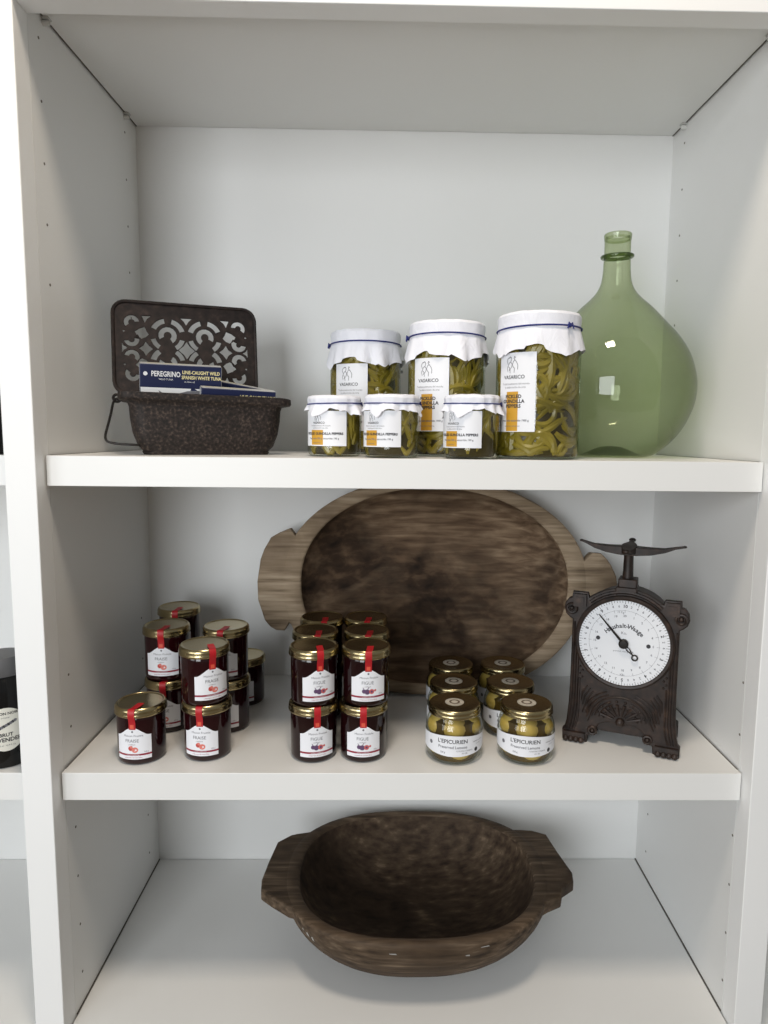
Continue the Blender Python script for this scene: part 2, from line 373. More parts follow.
# ------------------------------------------------------------------ carved troughs
def trough(mb, a, bb, ia, ib, depth, base, ez, rim_m, cav_m, n=2.25, seg=96, wob=0.0, ext=1.0, floor_t=0.018, skew=0.0):
    """rim plane at z=0, body below; superellipse rings"""
    rings = []                     # (a, b, z, yoff, material of the band that follows)
    K = 10
    base_a, base_b = base
    for i in range(K + 1):         # outside, bottom to rim
        t = i / K; s_ = sin(t * pi / 2) ** ez
        rings.append((base_a + (a - base_a) * s_, base_b + (bb - base_b) * s_, -depth * (1 - t) ** 1.0 - 0.0025 * (t == 1), skew * (1 - t), rim_m))
    rings.append((a - 0.003, bb - 0.003, 0.0, 0, rim_m))
    rings.append((ia + 0.003, ib + 0.003, 0.0, 0, rim_m))
    rings.append((ia, ib, -0.003, 0, cav_m))
    for i in range(1, K + 1):
        t = i / K; s_ = cos(t * pi / 2) ** 0.62
        rings.append((max(ia * s_, ia * 0.03), max(ib * s_, ib * 0.03), -0.003 - (depth - floor_t) * sin(t * pi / 2) ** 1.15, 0, cav_m))
    vs = []
    for (ra, rb, z, yo, m_) in rings:
        for k in range(seg):
            q = 2 * pi * k / seg; c_, s_ = cos(q), sin(q)
            w = 1 + wob * sin(3 * q + 1) + wob * 0.6 * sin(5 * q)
            vs.append((ra * w * abs(c_) ** (2 / n) * (1 if c_ > 0 else -1), yo + rb * w * abs(s_) ** (2 / n) * (1 if s_ > 0 else -1), z))
    base_i = len(mb.v)
    for v in vs: mb.v.append(Vector(v))
    for j in range(len(rings) - 1):
        mi = mb.mi(rings[j][4])
        for k in range(seg):
            k2 = (k + 1) % seg; mb.f.append([base_i + j * seg + k, base_i + j * seg + k2, base_i + (j + 1) * seg + k2, base_i + (j + 1) * seg + k]); mb.m.append(mi)
    mb.f.append([base_i + k for k in reversed(range(seg))]); mb.m.append(mb.mi(rim_m))
    mb.f.append([base_i + (len(rings) - 1) * seg + k for k in range(seg)]); mb.m.append(mb.mi(cav_m))
def smooth_closed(pts, it=2, keep=()):
    P = [Vector(p) for p in pts]
    for _ in range(it):
        Q = []
        for i in range(len(P)):
            a, b2 = P[i], P[(i + 1) % len(P)]; Q += [a * .75 + b2 * .25, a * .25 + b2 * .75]
        P = Q
    return [(p.x, p.y) for p in P]
def inner_arc(cx, cy, a, bb, n, q0, q1, k=10):
    out = []
    for i in range(k + 1):
        q = radians(q0 + (q1 - q0) * i / k); c_, s_ = cos(q), sin(q)
        out.append((cx + a * abs(c_) ** (2 / n) * (1 if c_ > 0 else -1), cy + bb * abs(s_) ** (2 / n) * (1 if s_ > 0 else -1)))
    return out
def handle(parent, pts, thick, m, zc, droop=0.0):
    me = shape2d(pts, depth=thick - 0.006, bevel=0.003); b = MB(); b.mesh(me, m, xf=Matrix.Translation((0, 0, zc)))
    return b.build('handle', parent, smooth=40)
# leaning trough (upper)
lean = radians(7.5)
t1 = thing('wooden_dough_trough', 'big oval carved wooden trough leaning upright against the back of the middle shelf', 'trough',
           (0.515, 0.283 + 0.19 * sin(lean), Z2 + 0.192 * cos(lean)), rot=(radians(90) - lean, 0, 0))
b = MB(); trough(b, 0.264, 0.188, 0.231, 0.169, 0.076, (0.13, 0.08), 0.62, M['wood_rim'], M['wood_cavity'], n=2.12, wob=0.006)
b.build('trough_body', t1, smooth=60)
LL = [(.2773, .2668), (.2645, .2838), (.2480, .277), (.2347, .2691), (.2240, .250), (.2177, .2324), (.2128, .1951), (.2144, .1646), (.2259, .1309), (.2350, .120), (.2439, .1148), (.2557, .1142), (.2640, .129)] + inner_arc(.515, .19, .249, .179, 2.12, 205, 155)
RL = [(.7763, .2311), (.7901, .2457), (.8034, .2450), (.8120, .237), (.8194, .2269), (.8285, .2075), (.8330, .175), (.8290, .140), (.8190, .113), (.8080, .099), (.7930, .096), (.7850, .106), (.7700, .122)] + inner_arc(.515, .19, .249, .179, 2.12, -25, 18)
handle(t1, [(x - .515, y - .19) for x, y in LL], 0.026, M['wood_rim'], -0.0133)
handle(t1, [(x - .515, y - .19) for x, y in RL], 0.026, M['wood_rim'], -0.0133)
# lower trough
t2 = thing('wooden_dough_trough', 'dark wooden trough with two square lugs lying flat on the bottom shelf', 'trough', (0.4845, 0.192, 0.115))
b = MB(); trough(b, 0.211, 0.169, 0.188, 0.154, 0.115, (0.105, 0.085), 0.75, M['wood_dark'], M['wood_darkcav'], n=2.45, wob=0.004, floor_t=0.022)
def skin(q, t, off=0.0004, a=.211, bb=.169, ba=.105, bbb=.085, d=.115, ez=.75, n=2.45):
    s_ = sin(t * pi / 2) ** ez; A, B = ba + (a - ba) * s_ + off, bbb + (bb - bbb) * s_ + off; c0, s0 = cos(q), sin(q); w = 1 + .004 * sin(3 * q + 1) + .0024 * sin(5 * q)
    return (A * w * abs(c0) ** (2 / n) * (1 if c0 > 0 else -1), B * w * abs(s0) ** (2 / n) * (1 if s0 > 0 else -1), -d * (1 - t))
for q0, t0, dq, dt in ((222, .80, 1.6, .05), (225.5, .77, 1.2, .06), (219, .84, .9, .03), (262, .86, 2.2, .015), (290, .90, 3.5, .012), (284, .80, 1.5, .02)):
    b.add([skin(radians(q0), t0), skin(radians(q0 + dq), t0 - dt * .3), skin(radians(q0 + dq * .8), t0 + dt), skin(radians(q0 - dq * .2), t0 + dt * .7)], [(0, 1, 2, 3)], M['chip'])
b.build('trough_body', t2, smooth=60)
L2 = [(.2793, .2847), (.2700, .281), (.2504, .2613), (.2447, .21), (.2415, .165), (.2447, .1424), (.262, .127), (.2921, .104)] + inner_arc(.4845, .192, .2005, .162, 2.45, 210, 146)
R2 = [(.6763, .2965), (.695, .294), (.7163, .2829), (.724, .235), (.735, .180), (.732, .1625), (.710, .145), (.703, .125), (.6818, .1137)] + inner_arc(.4845, .192, .2005, .162, 2.45, -30, 36)
handle(t2, [(x - .4845, y - .192) for x, y in L2], 0.020, M['wood_dark'], -0.0103)
handle(t2, [(x - .4845, y - .192) for x, y in R2], 0.020, M['wood_dark'], -0.0103)

# ------------------------------------------------------------------ pickled pepper jars
def peppers(R, z0, z1, n, seed, vertical=False, rad=0.0055, length=0.09):
    rnd = random.Random(seed); b = MB()
    for i in range(n):
        a = rnd.uniform(0, 2 * pi); z = rnd.uniform(z0, z1); rr = R - rad - rnd.uniform(0, 0.003)
        
        hd = (pi / 2 + rnd.uniform(-0.35, 0.35)) if (vertical and rnd.random() < .8) else rnd.uniform(0, 2 * pi)
        cu_ = rnd.uniform(-1, 1) * (12 if vertical else 42); L = length * rnd.uniform(0.6, 1.1); N = 14; path = []; rads = []
        r0 = rad * rnd.uniform(0.75, 1.1)
        for k in range(N + 1):
            path.append((rr * cos(a), rr * sin(a), z)); t = k / N
            rads.append(r0 * max(0.18, min(1, 3.2 * (1 - t)) ** .7 * min(1, 0.55 + 3 * t)))
            st = L / N; hd += cu_ * st; cu_ += rnd.uniform(-14, 14)
            a += cos(hd) * st / R; z += sin(hd) * st
            if z < z0: z = z0; hd = -hd
            if z > z1: z = z1; hd = -hd
        b.tube(path, rads, M['pepper'], seg=7)
    return b
def paper_cover(R, h, drop_twine, drop_hem, flare, seed, seg=120):
    rnd = random.Random(seed); ph = rnd.uniform(0, pi / 2); N = 9
    am = [rnd.uniform(-1, 1) for _ in range(24)]
    def pl(a, k): return sum(am[i + 8 * (k % 3)] * cos((i * 3 + 4) * a + am[(i * 5) % 24] * 6) for i in range(5)) / 2.4
    prof = [(0.001, h), (R * .5, h), (R * .85, h - .0004), (R * .96, h - .0016), (R * 1.0, h - .005), (R * .995, h - drop_twine * .6), (R * .98, h - drop_twine)]
    k = 7
    for i in range(1, k + 1):
        t = i / k; prof.append((R * .98 + (flare) * t ** .75, h - drop_twine - (drop_hem - drop_twine) * t))
    def mod(r, z, a):
        if r < R * .9: return r, z + 0.0006 * pl(a, 0) * (r / R)
        t = max(0, (h - drop_twine - z) / (drop_hem - drop_twine))
        u = abs(((a + ph) / (pi / 2)) % 1 - .5) * 2        # 0..1 four corners
        rr = r + pl(a, 1) * (0.0009 + 0.0036 * t * R / .056) + (0.005 * (u ** 3) * t) + (abs(sin(5.5 * a + am[7] * 9)) - .6) * 0.0024 * t * R / .056
        zz = z + pl(a, 2) * 0.0006 - t * (0.014 * (R / .056)) * (u ** 2.0 - 0.35) + t * 0.0036 * (R / .056) * (1 if sin(7 * a + am[3] * 5) > .2 else 0) + 0.0012 * t * sin(11 * a + am[9] * 9)
        return rr, zz
    b = MB(); b.lathe(prof, M['cover'], seg=seg, cap0=True, cap1=False, mod=mod)
    return b
def twine(parent, R, z, knot_a, seed, s=1.0):
    rnd = random.Random(seed); b = MB(); ph = rnd.uniform(0, 6)
    b.tube([((R) * cos(a), R * sin(a), z + 0.0012 * s * sin(a + ph)) for a in [2 * pi * i / 60 for i in range(60)]], 0.0009 * s + .0001, M['twine'], seg=6, closed=True)
    kx, ky = R * cos(knot_a), R * sin(knot_a); kz = z + 0.0012 * s * sin(knot_a + ph)
    b.ball((kx * 1.02, ky * 1.02, kz), 0.0028 * s, M['twine'], seg=8, rings=6)
    for q in (-1, 1):
        b.tube([(kx * 1.02, ky * 1.02, kz), (kx * 1.05 - ky * .05 * q, ky * 1.05 + kx * .05 * q, kz + .003 * s), (kx * 1.06 - ky * .09 * q, ky * 1.06 + kx * .09 * q, kz - .004 * s)], 0.0009 * s, M['twine'], seg=6)
    return b.build('twine', parent)
def woman_sketch(lb, x, y, s):
    L_ = lambda p: lb.line([(x + a * s, y + c * s) for a, c in p], 0.038 * s, M['grey_ink'])
    L_([(-.30, .05), (-.38, .25), (-.30, .42), (-.12, .48), (-.02, .36), (-.08, .2), (-.2, .12), (-.28, -.02), (-.36, -.2), (-.3, -.42)])
    L_([(-.22, .40), (-.12, .5), (-.04, .44)]); L_([(-.1, .18), (.02, .05), (-.02, -.15), (-.14, -.28), (-.12, -.5)])
    L_([(.14, .42), (.22, .3), (.12, .2), (.04, .02), (.1, -.12), (.2, -.22), (.18, -.48)]); L_([(.22, .3), (.36, .14), (.44, -.05), (.42, -.3)]); L_([(.16, .4), (.2, .52), (.26, .4)])
    L_([(-.26, -.1), (-.16, -.2), (-.2, -.36)])
def big_jar(loc, rz, label, seed, rot_off):
    R, H = 0.0565, 0.192
    t = thing('pickled_pepper_jar', label, 'jar', loc, rz, 'tall pickled pepper jars')
    b = MB(); b.lathe([(0.040, 0.0), (0.050, 0.0006), (0.0545, 0.003), (0.0565, 0.008), (0.0565, 0.145), (0.054, 0.154), (0.050, 0.160), (0.049, 0.188)], M['glass'], seg=56, cap1=False)
    b.build('glass_body', t)
    b = MB(); b.lathe([(0.02, 0.0025), (0.046, 0.003), (0.0505, 0.009), (0.0505, 0.150), (0.03, 0.153)], M['brine'], seg=32); b.build('brine', t)
    o = peppers(0.0562, 0.0085, 0.150, 150, seed, rad=0.0056, length=0.115).build('peppers', t); o['kind'] = 'stuff'
    pc = paper_cover(0.0555, H, 0.021, 0.054, 0.0055, seed).build('paper_cover', t, smooth=28)
    twine(pc, 0.0562, H - 0.021, rot_off, seed, 1.1)
    lb = Label(R + 0.0004); y0, w = 0.036, 0.0555
    lb.strip(-w / 2, w / 2, y0, y0 + 0.102, M['paper'], 0)
    lb.strip(-.0135, .0045, y0 + .001, y0 + .052, M['mustard'], 1, n=6)
    woman_sketch(lb, -.006, y0 + .0865, 0.021)
    lb.text('VASARICO', 0.0068, -.003, y0 + .0705, M['ink'], 0.0001)
    lb.text("Tradicionalmente del mundo", 0.0036, -.001, y0 + .0620, M['grey_ink']); lb.text("la elaboración de arte", 0.0036, -.001, y0 + .0575, M['grey_ink'])
    for i, s_ in enumerate(('PICKLED', 'GUINDILLA', 'PEPPERS')): lb.text(s_, 0.0064, -.003, y0 + .0455 - i * .0062, M['ink'], 0.00022)
    lb.text('Peso neto escurrido 1900 g', 0.0036, -.0005, y0 + .0145, M['grey_ink'], 0.0001); lb.text('conservas artesanas', 0.0030, -.004, y0 + .0075, M['grey_ink'])
    lb.mb.build('label', t, smooth=0)
    return t
def face(X, Y, off): return atan2(0.4377 - X, Y + 0.858) + radians(off)
for X, Y, off, lab, sd, ka in ((.3965, .262, -25, 'tall jar of green peppers with white paper cover, leftmost of the three tall ones', 11, radians(200)),
                               (.5188, .168, -24.5, 'tall jar of green peppers with white paper cover, between two other tall jars', 12, radians(205)),
                               (.6365, .088, -30, 'tall jar of green peppers with white paper cover, overlapping the green glass bottle', 13, radians(-18))):
    big_jar((0, 0, 0), 0, lab, sd, ka).matrix_world = place1(X, Y, face(X, Y, off))
def small_jar(loc, rz, label, seed):
    R, H = 0.0372, 0.0835
    t = thing('pickled_pepper_jar', label, 'jar', loc, rz, 'small pickled pepper jars')
    b = MB(); b.lathe([(0.026, 0.0), (0.033, 0.0006), (0.0362, 0.0035), (0.0372, 0.008), (0.0372, 0.060), (0.036, 0.066), (0.0345, 0.070), (0.0345, 0.079)], M['glass'], seg=48, cap1=False)
    b.build('glass_body', t)
    b = MB(); b.lathe([(0.015, 0.0025), (0.029, 0.003), (0.0320, 0.008), (0.0320, 0.064), (0.02, 0.067)], M['brine'], seg=28); b.build('brine', t)
    o = peppers(0.0369, 0.006, 0.066, 72, seed, vertical=True, rad=0.0050, length=0.06).build('peppers', t); o['kind'] = 'stuff'
    pc = paper_cover(0.0368, H, 0.0115, 0.0245, 0.0032, seed).build('paper_cover', t, smooth=28)
    twine(pc, 0.0372, H - 0.0115, radians(40), seed, 0.8)
    lb = Label(R + 0.0004); y0, w = 0.0145, 0.067
    lb.strip(-w / 2, w / 2, y0, y0 + 0.047, M['paper'], 0, n=20)
    lb.strip(-.019, .001, y0 + .0015, y0 + .0215, M['mustard'], 1, n=6)
    woman_sketch(lb, -.008, y0 + .0390, 0.0125)
    lb.text('VASARICO', 0.0040, -.006, y0 + .0310, M['ink'], 0.00008)
    lb.text("Tradicionalmente del mundo", 0.0027, -.004, y0 + .0272, M['grey_ink']); lb.text("la elaboración de arte", 0.0027, -.004, y0 + .0242, M['grey_ink'])
    lb.text('PICKLED GUINDILLA PEPPERS', 0.0044, 0, y0 + .0165, M['ink'], 0.00018)
    lb.text('Peso neto 350 g  escurrido 190 g', 0.0034, 0, y0 + .0100, M['grey_ink'], 0.00008); lb.text('conservas', 0.003, -.009, y0 + .0045, M['grey_ink'])
    lb.mb.build('label', t, smooth=0)
    return t
for X, Y, off, lab, sd in ((.3590, .112, -26, 'small jar of green peppers with paper cover, leftmost in the front row', 21),
                           (.4385, .075, -32, 'small jar of green peppers with paper cover, middle one of the front row', 22),
                           (.5445, .059, -31, 'small jar of green peppers with paper cover, rightmost in the front row', 23)):
    small_jar((0, 0, 0), 0, lab, sd).matrix_world = place1(X, Y, face(X, Y, off))

# ------------------------------------------------------------------ green demijohn
vz = thing('demijohn', 'large round green glass demijohn bottle with a narrow ringed neck', 'bottle', (0, 0, 0))
vz.matrix_world = place1(.7790, .2120, 0, radians(-0.2))
prof = [(.046, .003), (.050, .0005), (.055, .0012), (.0665, .0055), (.087, .0225), (.105, .046), (.1175, .075), (.1218, .099), (.1205, .123), (.1115, .154), (.0953, .181), (.0749, .2046), (.0547, .2265), (.0400, .2400), (.0300, .2510), (.0235, .2640), (.0208, .280), (.0200, .296), (.0195, .315), (.0195, .333)]
def refine(p, n=4):
    out = []
    for i in range(len(p) - 1):
        p0 = p[max(i - 1, 0)]; p1 = p[i]; p2 = p[i + 1]; p3 = p[min(i + 2, len(p) - 1)]
        for k in range(n):
            t = k / n
            out.append(tuple(0.5 * (2 * p1[j] + (p2[j] - p0[j]) * t + (2 * p0[j] - 5 * p1[j] + 4 * p2[j] - p3[j]) * t * t + (3 * p1[j] - p0[j] - 3 * p2[j] + p3[j]) * t ** 3) for j in (0, 1)))
    out.append(p[-1]); return out
prof = [(r_ * .99, z_ * .99) for r_, z_ in prof]
b = MB(); b.lathe(refine(prof), M['vase'], seg=96, cap0=False, cap1=False); b.build('glass_body', vz, smooth=80)
b = MB(); b.lathe([(.0008, .017), (.016, .0155), (.030, .010), (.040, .005), (.046, .003)], M['vase_thick'], seg=64, cap1=False); b.build('base', vz, smooth=80)
b = MB(); b.tube([(.0218 * cos(a), .0218 * sin(a), .302 + .0016 * sin(a * 1 + .5)) for a in [2 * pi * i / 48 for i in range(48)]], .0030, M['vase_thick'], seg=10, closed=True); b.build('neck_ring', vz)
b = MB(); b.lathe([(.0197, .326), (.0205, .3335), (.0196, .3350), (.0176, .3340), (.0172, .326)], M['vase'], seg=48, cap0=False, cap1=False); b.build('rim', vz)

# ------------------------------------------------------------------ jam jars
JR, JH = 0.0322, 0.0803
def jam_jar(kind):
    t = thing('jam_jar', '', 'jam jar')
    jm = M['jam'] if kind == 'FRAISE' else M['figjam']
    b = MB(); b.lathe([(0.024, 0.0012), (0.026, 0.0), (0.029, 0.0006), (0.0313, 0.003), (JR, 0.007), (JR, 0.063), (0.0320, 0.0665), (0.0310, 0.069), (0.0310, 0.073)], jm, seg=48, cap1=False); b.build('glass_body', t, smooth=50)
    b = MB(); b.lathe([(0.0312, 0.0682), (0.0343, 0.0682), (0.0350, 0.0692), (0.0350, 0.0712), (0.0343, 0.0728), (0.0347, 0.0748), (0.0343, 0.0772), (0.0334, 0.0790), (0.0318, JH), (0.0306, JH - .0001), (0.0296, JH - 0.0011), (0.028, JH - 0.0013), (0.01, JH - 0.0010)], M['gold'], seg=56, cap0=False); b.build('lid', t, smooth=40)
    lb = Label(JR + 0.0004); w = 0.0495; y0 = 0.0095
    def top(x):
        u = abs(x) / (w / 2); return y0 + .0335 + .0115 * (0.5 + 0.5 * cos(pi * min(1, u * 1.08))) ** 0.9
    lb.strip(-w / 2, w / 2, y0, top, M['paper'], 0, n=24)
    lb.strip(-w / 2, w / 2, y0 + .0052, y0 + .0078, M['darkred'], 1, n=16)
    lb.text('artisan confiturier', 0.0024, 0, y0 + .0064, M['paper'], 0, 2); lb.text('préparation de fruits 325 g', 0.0022, 0, y0 + .0026, M['darkred'])
    lb.disc(0, y0 + .0392, .0014, M['grey_ink'], 1)
    lb.text('Maison Fruitée', 0.0040, 0.001, y0 + .0335, M['grey_ink'], 0, sx=1.1); lb.text(kind, 0.0064, -.001, y0 + .0262, M['grey_ink'], 0.0); lb.text('confiture', 0.0026, -.001, y0 + .0212, M['grey_ink'])
    cx = 0.0
    if kind == 'FRAISE':
        lb.disc(cx - .003, y0 + .0155, .0034, M['fruit2'], 1, n=10); lb.disc(cx + .0028, y0 + .0135, .0040, M['fruit'], 2, sx=1.1); lb.disc(cx - .002, y0 + .0175, .0020, M['fruit'], 3); lb.disc(cx + .004, y0 + .0135, .0012, M['paper'], 4)
    else:
        lb.disc(cx - .006, y0 + .0145, .0030, M['fig'], 1); lb.disc(cx - .0015, y0 + .0138, .0038, M['fig'], 2); lb.disc(cx + .0045, y0 + .0142, .0036, M['figr'], 3); lb.disc(cx + .0045, y0 + .0142, .0016, M['fig'], 4); lb.disc(cx + .0095, y0 + .0155, .0016, M['figr'], 2)
        lb.line([(cx - .0015, y0 + .017), (cx + .001, y0 + .0205)], .0008, M['fig'], 3); lb.line([(cx - .006, y0 + .017), (cx - .0075, y0 + .0200)], .0008, M['fig'], 3)
    lb.text('325 g', 0.0026, .0175, y0 + .0102, M['grey_ink'])
    lb.mb.build('label', t, smooth=0)
    # paper seal: from the lid top, over the rim, down to the label
    b = MB(); ws = .0046
    prof = [(-.010, JH + .0000), (-.020, JH - .0004), (-.0298, JH + .0000), (-.0325, JH + .0001), (-.0348, JH - .0012), (-.0357, JH - .006), (-.0356, .0690), (-.0338, .0660), (-.0328, .0600), (-.0328, .0515)]
    vs = []; fs = []
    for i, (y, z) in enumerate(prof):
        for s_ in (-1, 0, 1):
            dy = (ws * s_) ** 2 / (2 * .034) if i > 2 else 0
            sk = 0.004 * max(0, (3 - i)) / 3
            vs.append((ws * s_ + sk * 1.2, y + dy, z + .0003))
    for i in range(len(prof) - 1):
        for k in (0, 1): fs.append((i * 3 + k, (i + 1) * 3 + k, (i + 1) * 3 + k + 1, i * 3 + k + 1))
    b.add(vs, fs, M['strip'])
    b.box((-.0026, -.0333, .0535), (.0026, -.0331, .0590), M['stripmark'])
    b.build('paper_seal', t, smooth=60)
    return t
pf = jam_jar('FRAISE'); pg = jam_jar('FIGUE')
SJ = [(.0915, .0735, 0, -22, 'strawberry jam jar with gold lid standing alone at the front left, nothing stacked on it'),
      (.1810, .0835, 0, -19, 'strawberry jam jar, lower of the stack nearest the shelf edge'),
      (.1795, .0815, 1, 18, 'strawberry jam jar, upper of the stack nearest the shelf edge, label turned right'),
      (.0985, .1720, 0, -15, 'strawberry jam jar, lower of the stack behind the lone front-left jar'),
      (.0975, .1730, 1, -15, 'strawberry jam jar, upper of the stack behind the lone front-left jar'),
      (.1890, .1710, 0, -15, 'strawberry jam jar, lower of the second stack on the right of its group'),
      (.1885, .1710, 1, -15, 'strawberry jam jar, upper of the second stack on the right of its group'),
      (.0860, .2780, 0, -12, 'strawberry jam jar, lower of the rear stack near the back left corner'),
      (.0850, .2780, 1, -12, 'strawberry jam jar, upper of the rear stack near the back left corner'),
      (.1945, .2700, 0, -18, 'strawberry jam jar standing single at the rear right of its group')]
used = set()
def put(proto, X, Y, lv, off, lab, grp):
    loc = (X, Y, Z2 + lv * JH)
    if id(proto) not in used:
        used.add(id(proto)); proto.location = loc; proto.rotation_euler = (0, 0, face(X, Y, off)); proto['label'] = lab; proto['group'] = grp
    else: dup(proto, loc, face(X, Y, off), lab, grp)
for a in SJ: put(pf, *a, 'strawberry jam jars on the middle shelf')
FJ = [(.3315, .0800, 0, 9, 'fig jam jar, lower left at the front of the six stacks'), (.4020, .0810, 0, 0, 'fig jam jar, lower right at the front of the six stacks'),
      (.3325, .0790, 1, 15, 'fig jam jar, upper left at the front of the six stacks'), (.4060, .0800, 1, 5, 'fig jam jar, upper right at the front of the six stacks'),
      (.3270, .1500, 0, 5, 'fig jam jar, lower left in the middle row of stacks'), (.4040, .1520, 0, 3, 'fig jam jar, lower right in the middle row of stacks'),
      (.3270, .1500, 1, 5, 'fig jam jar, upper left in the middle row of stacks'), (.4040, .1520, 1, 3, 'fig jam jar, upper right in the middle row of stacks'),
      (.3300, .2210, 0, 5, 'fig jam jar, lower left in the rear row before the leaning trough'), (.4000, .2230, 0, 3, 'fig jam jar, lower right in the rear row before the leaning trough'),
      (.3300, .2210, 1, 5, 'fig jam jar, upper left in the rear row before the leaning trough'), (.4000, .2230, 1, 3, 'fig jam jar, upper right in the rear row before the leaning trough')]
for a in FJ: put(pg, *a, 'fig jam jars on the middle shelf')

# ------------------------------------------------------------------ preserved lemon jars
def lemon_jar():
    t = thing('preserved_lemon_jar', '', 'jar')
    b = MB(); b.lathe([(0.024, 0.0014), (0.028, 0.0), (0.0345, 0.001), (0.0385, 0.006), (0.0402, 0.016), (0.0404, 0.036), (0.0395, 0.050), (0.0368, 0.0585), (0.0345, 0.0615), (0.0342, 0.068)], M['glass'], seg=56, cap1=False); b.build('glass_body', t, smooth=60)
    b = MB(); b.lathe([(0.015, 0.0022), (0.031, 0.0026), (0.0335, 0.008), (0.0340, 0.020), (0.0340, 0.045), (0.0330, 0.056), (0.026, 0.060)], M['lemonbrine'], seg=32); b.build('brine', t)
    rnd = random.Random(5)
    for lv, z, n, ph in ((0, .0205, 4, .35), (1, .0480, 5, 1.0)):
        for k in range(n):
            a = ph + 2 * pi * k / n; b = MB(); rl = (.0212 if lv == 0 else .0186) + rnd.uniform(-.0008, .0008); rr = .0396 - rl if lv == 0 else .0386 - rl
            xf = Matrix.Translation((rr * cos(a), rr * sin(a), z + rnd.uniform(-.0015, .0015))) 
            zz = 1.0
            b.ball((0, 0, 0), rl, M['lemon'], seg=16, rings=10, sc=(zz, .98, .94), xf=xf); b.build('lemon', t)
    b = MB(); b.lathe([(0.0350, 0.0652), (0.0364, 0.0652), (0.0370, 0.0665), (0.0368, 0.0690), (0.0362, 0.0700), (0.0366, 0.0718), (0.0362, 0.0752), (0.0350, 0.0768), (0.0335, 0.0772), (0.0320, 0.0766), (0.010, 0.0768)], M['gold'], seg=56, cap0=False); lid = b.build('lid', t, smooth=40)
    b = MB(); xf = Matrix.Translation((0, 0, .0771))
    b.lathe([(.0132, -.0002), (.0132, .0)], M['lidsticker'], seg=36, xf=xf)
    def ring(r, w, n=32):
        vs = []; fs = []
        for i in range(n):
            a = 2 * pi * i / n; vs += [(r * cos(a), r * sin(a), .0002), ((r + w) * cos(a), (r + w) * sin(a), .0002)]
        for i in range(n):
            j = (i + 1) % n; fs.append((2 * i, 2 * i + 1, 2 * j + 1, 2 * j))
        b.add(vs, fs, M['brownink'], xf)
    ring(.0120, .0003); ring(.0048, .0030)
    for i, s_ in enumerate("L'EPICURIEN * DEPUIS 1970 *"):
        me = text_mesh(s_, .0028); a = pi * .9 - 2 * pi * i / 27
        b.mesh(me, M['brownink'], xf=xf @ Matrix.Rotation(a - pi / 2, 4, 'Z') @ Matrix.Translation((0, .0101, .0002))); bpy.data.meshes.remove(me)
    b.build('lid_sticker', lid, smooth=0)
    lb = Label(.0406); w = .150
    hi = lambda x: .0425 + .0022 * cos(x / .0406 * 2.2); lo = lambda x: .0165 - .0016 * cos(x / .0406 * 2.2)
    lb.strip(-w / 2, w / 2, lo, hi, M['paper'], 0, n=48)
    lb.text("L'EPICURIEN", .0078, .0, .0362, M['ink'], .00012); lb.text('Preserved Lemons', .0055, .0, .0282, M['grey_ink'], .00008)
    lb.text('220 g', .0032, -.014, .0205, M['grey_ink'], .00005); lb.text('CITRONS CONFITS', .0028, .017, .0232, M['grey_ink']); lb.text('AU SEL', .0028, .017, .0198, M['grey_ink'])
    lb.text('ingrédients: citrons', .0026, .040, .034, M['grey_ink']); lb.text('sel, eau', .0026, .040, .030, M['grey_ink']); lb.disc(.036, .022, .003, M['ink'], 1); lb.disc(-.034, .030, .0028, M['grey_ink'], 1)
    lb.mb.build('label', t, smooth=0)
    return t
pl_ = lemon_jar()
LJ = [(.5310, .0790, 0, -2, 'preserved lemon jar with gold lid, left one of the front pair'), (.6335, .0785, 0, 0, 'preserved lemon jar with gold lid, right one of the front pair beside the kitchen scale'),
      (.5372, .1600, 0, -4, 'preserved lemon jar with gold lid, left one of the middle pair'), (.6243, .1600, 0, 3, 'preserved lemon jar with gold lid, right one of the middle pair'),
      (.5400, .2415, 0, -4, 'preserved lemon jar with gold lid, left one of the rear pair by the trough'), (.6254, .2415, 0, -4, 'preserved lemon jar with gold lid, right one of the rear pair by the trough')]
for a in LJ: put(pl_, *a, 'preserved lemon jars on the middle shelf')

# ------------------------------------------------------------------ kitchen scale
sc = thing('kitchen_scale', 'antique brown cast iron kitchen scale with a round white dial', 'scale', (.7743, .0964, Z2), radians(-23.8))
def mirror(p): return p + [(-x, z) for x, z in reversed(p)]
half = [(0, .0335), (.004, .0345), (.007, .0385), (.020, .0375), (.031, .0325), (.0345, .0270), (.0335, .0200), (.0365, .0150), (.0430, .0135), (.0470, .0120), (.0480, 0), (.0560, .0008), (.0660, 0), (.0800, .0004), (.0805, .0150), (.0775, .0180), (.0750, .0300), (.0728, .0560), (.0718, .0860), (.0715, .1860)]
sq_ = [(.0760, .1885), (.0815, .1935), (.0838, .2010), (.0828, .2085), (.0785, .2145), (.0735, .2165), (.0725, .2245), (.0540, .2245), (.0520, .2160)]
top_arc = [(.078 * cos(radians(a)), .158 + .078 * sin(radians(a))) for a in (52, 60, 68, 76, 84)]
right = half + sq_ + top_arc
outline = right + [(-x, z) for x, z in reversed(right[1:])]
b = MB(); b.mesh(shape2d(outline, depth=.006, bevel=.002), M['scale_iron'], xf=XZ @ Matrix.Translation((0, 0, -.005)))
yf = -.0012   # front face of the plate
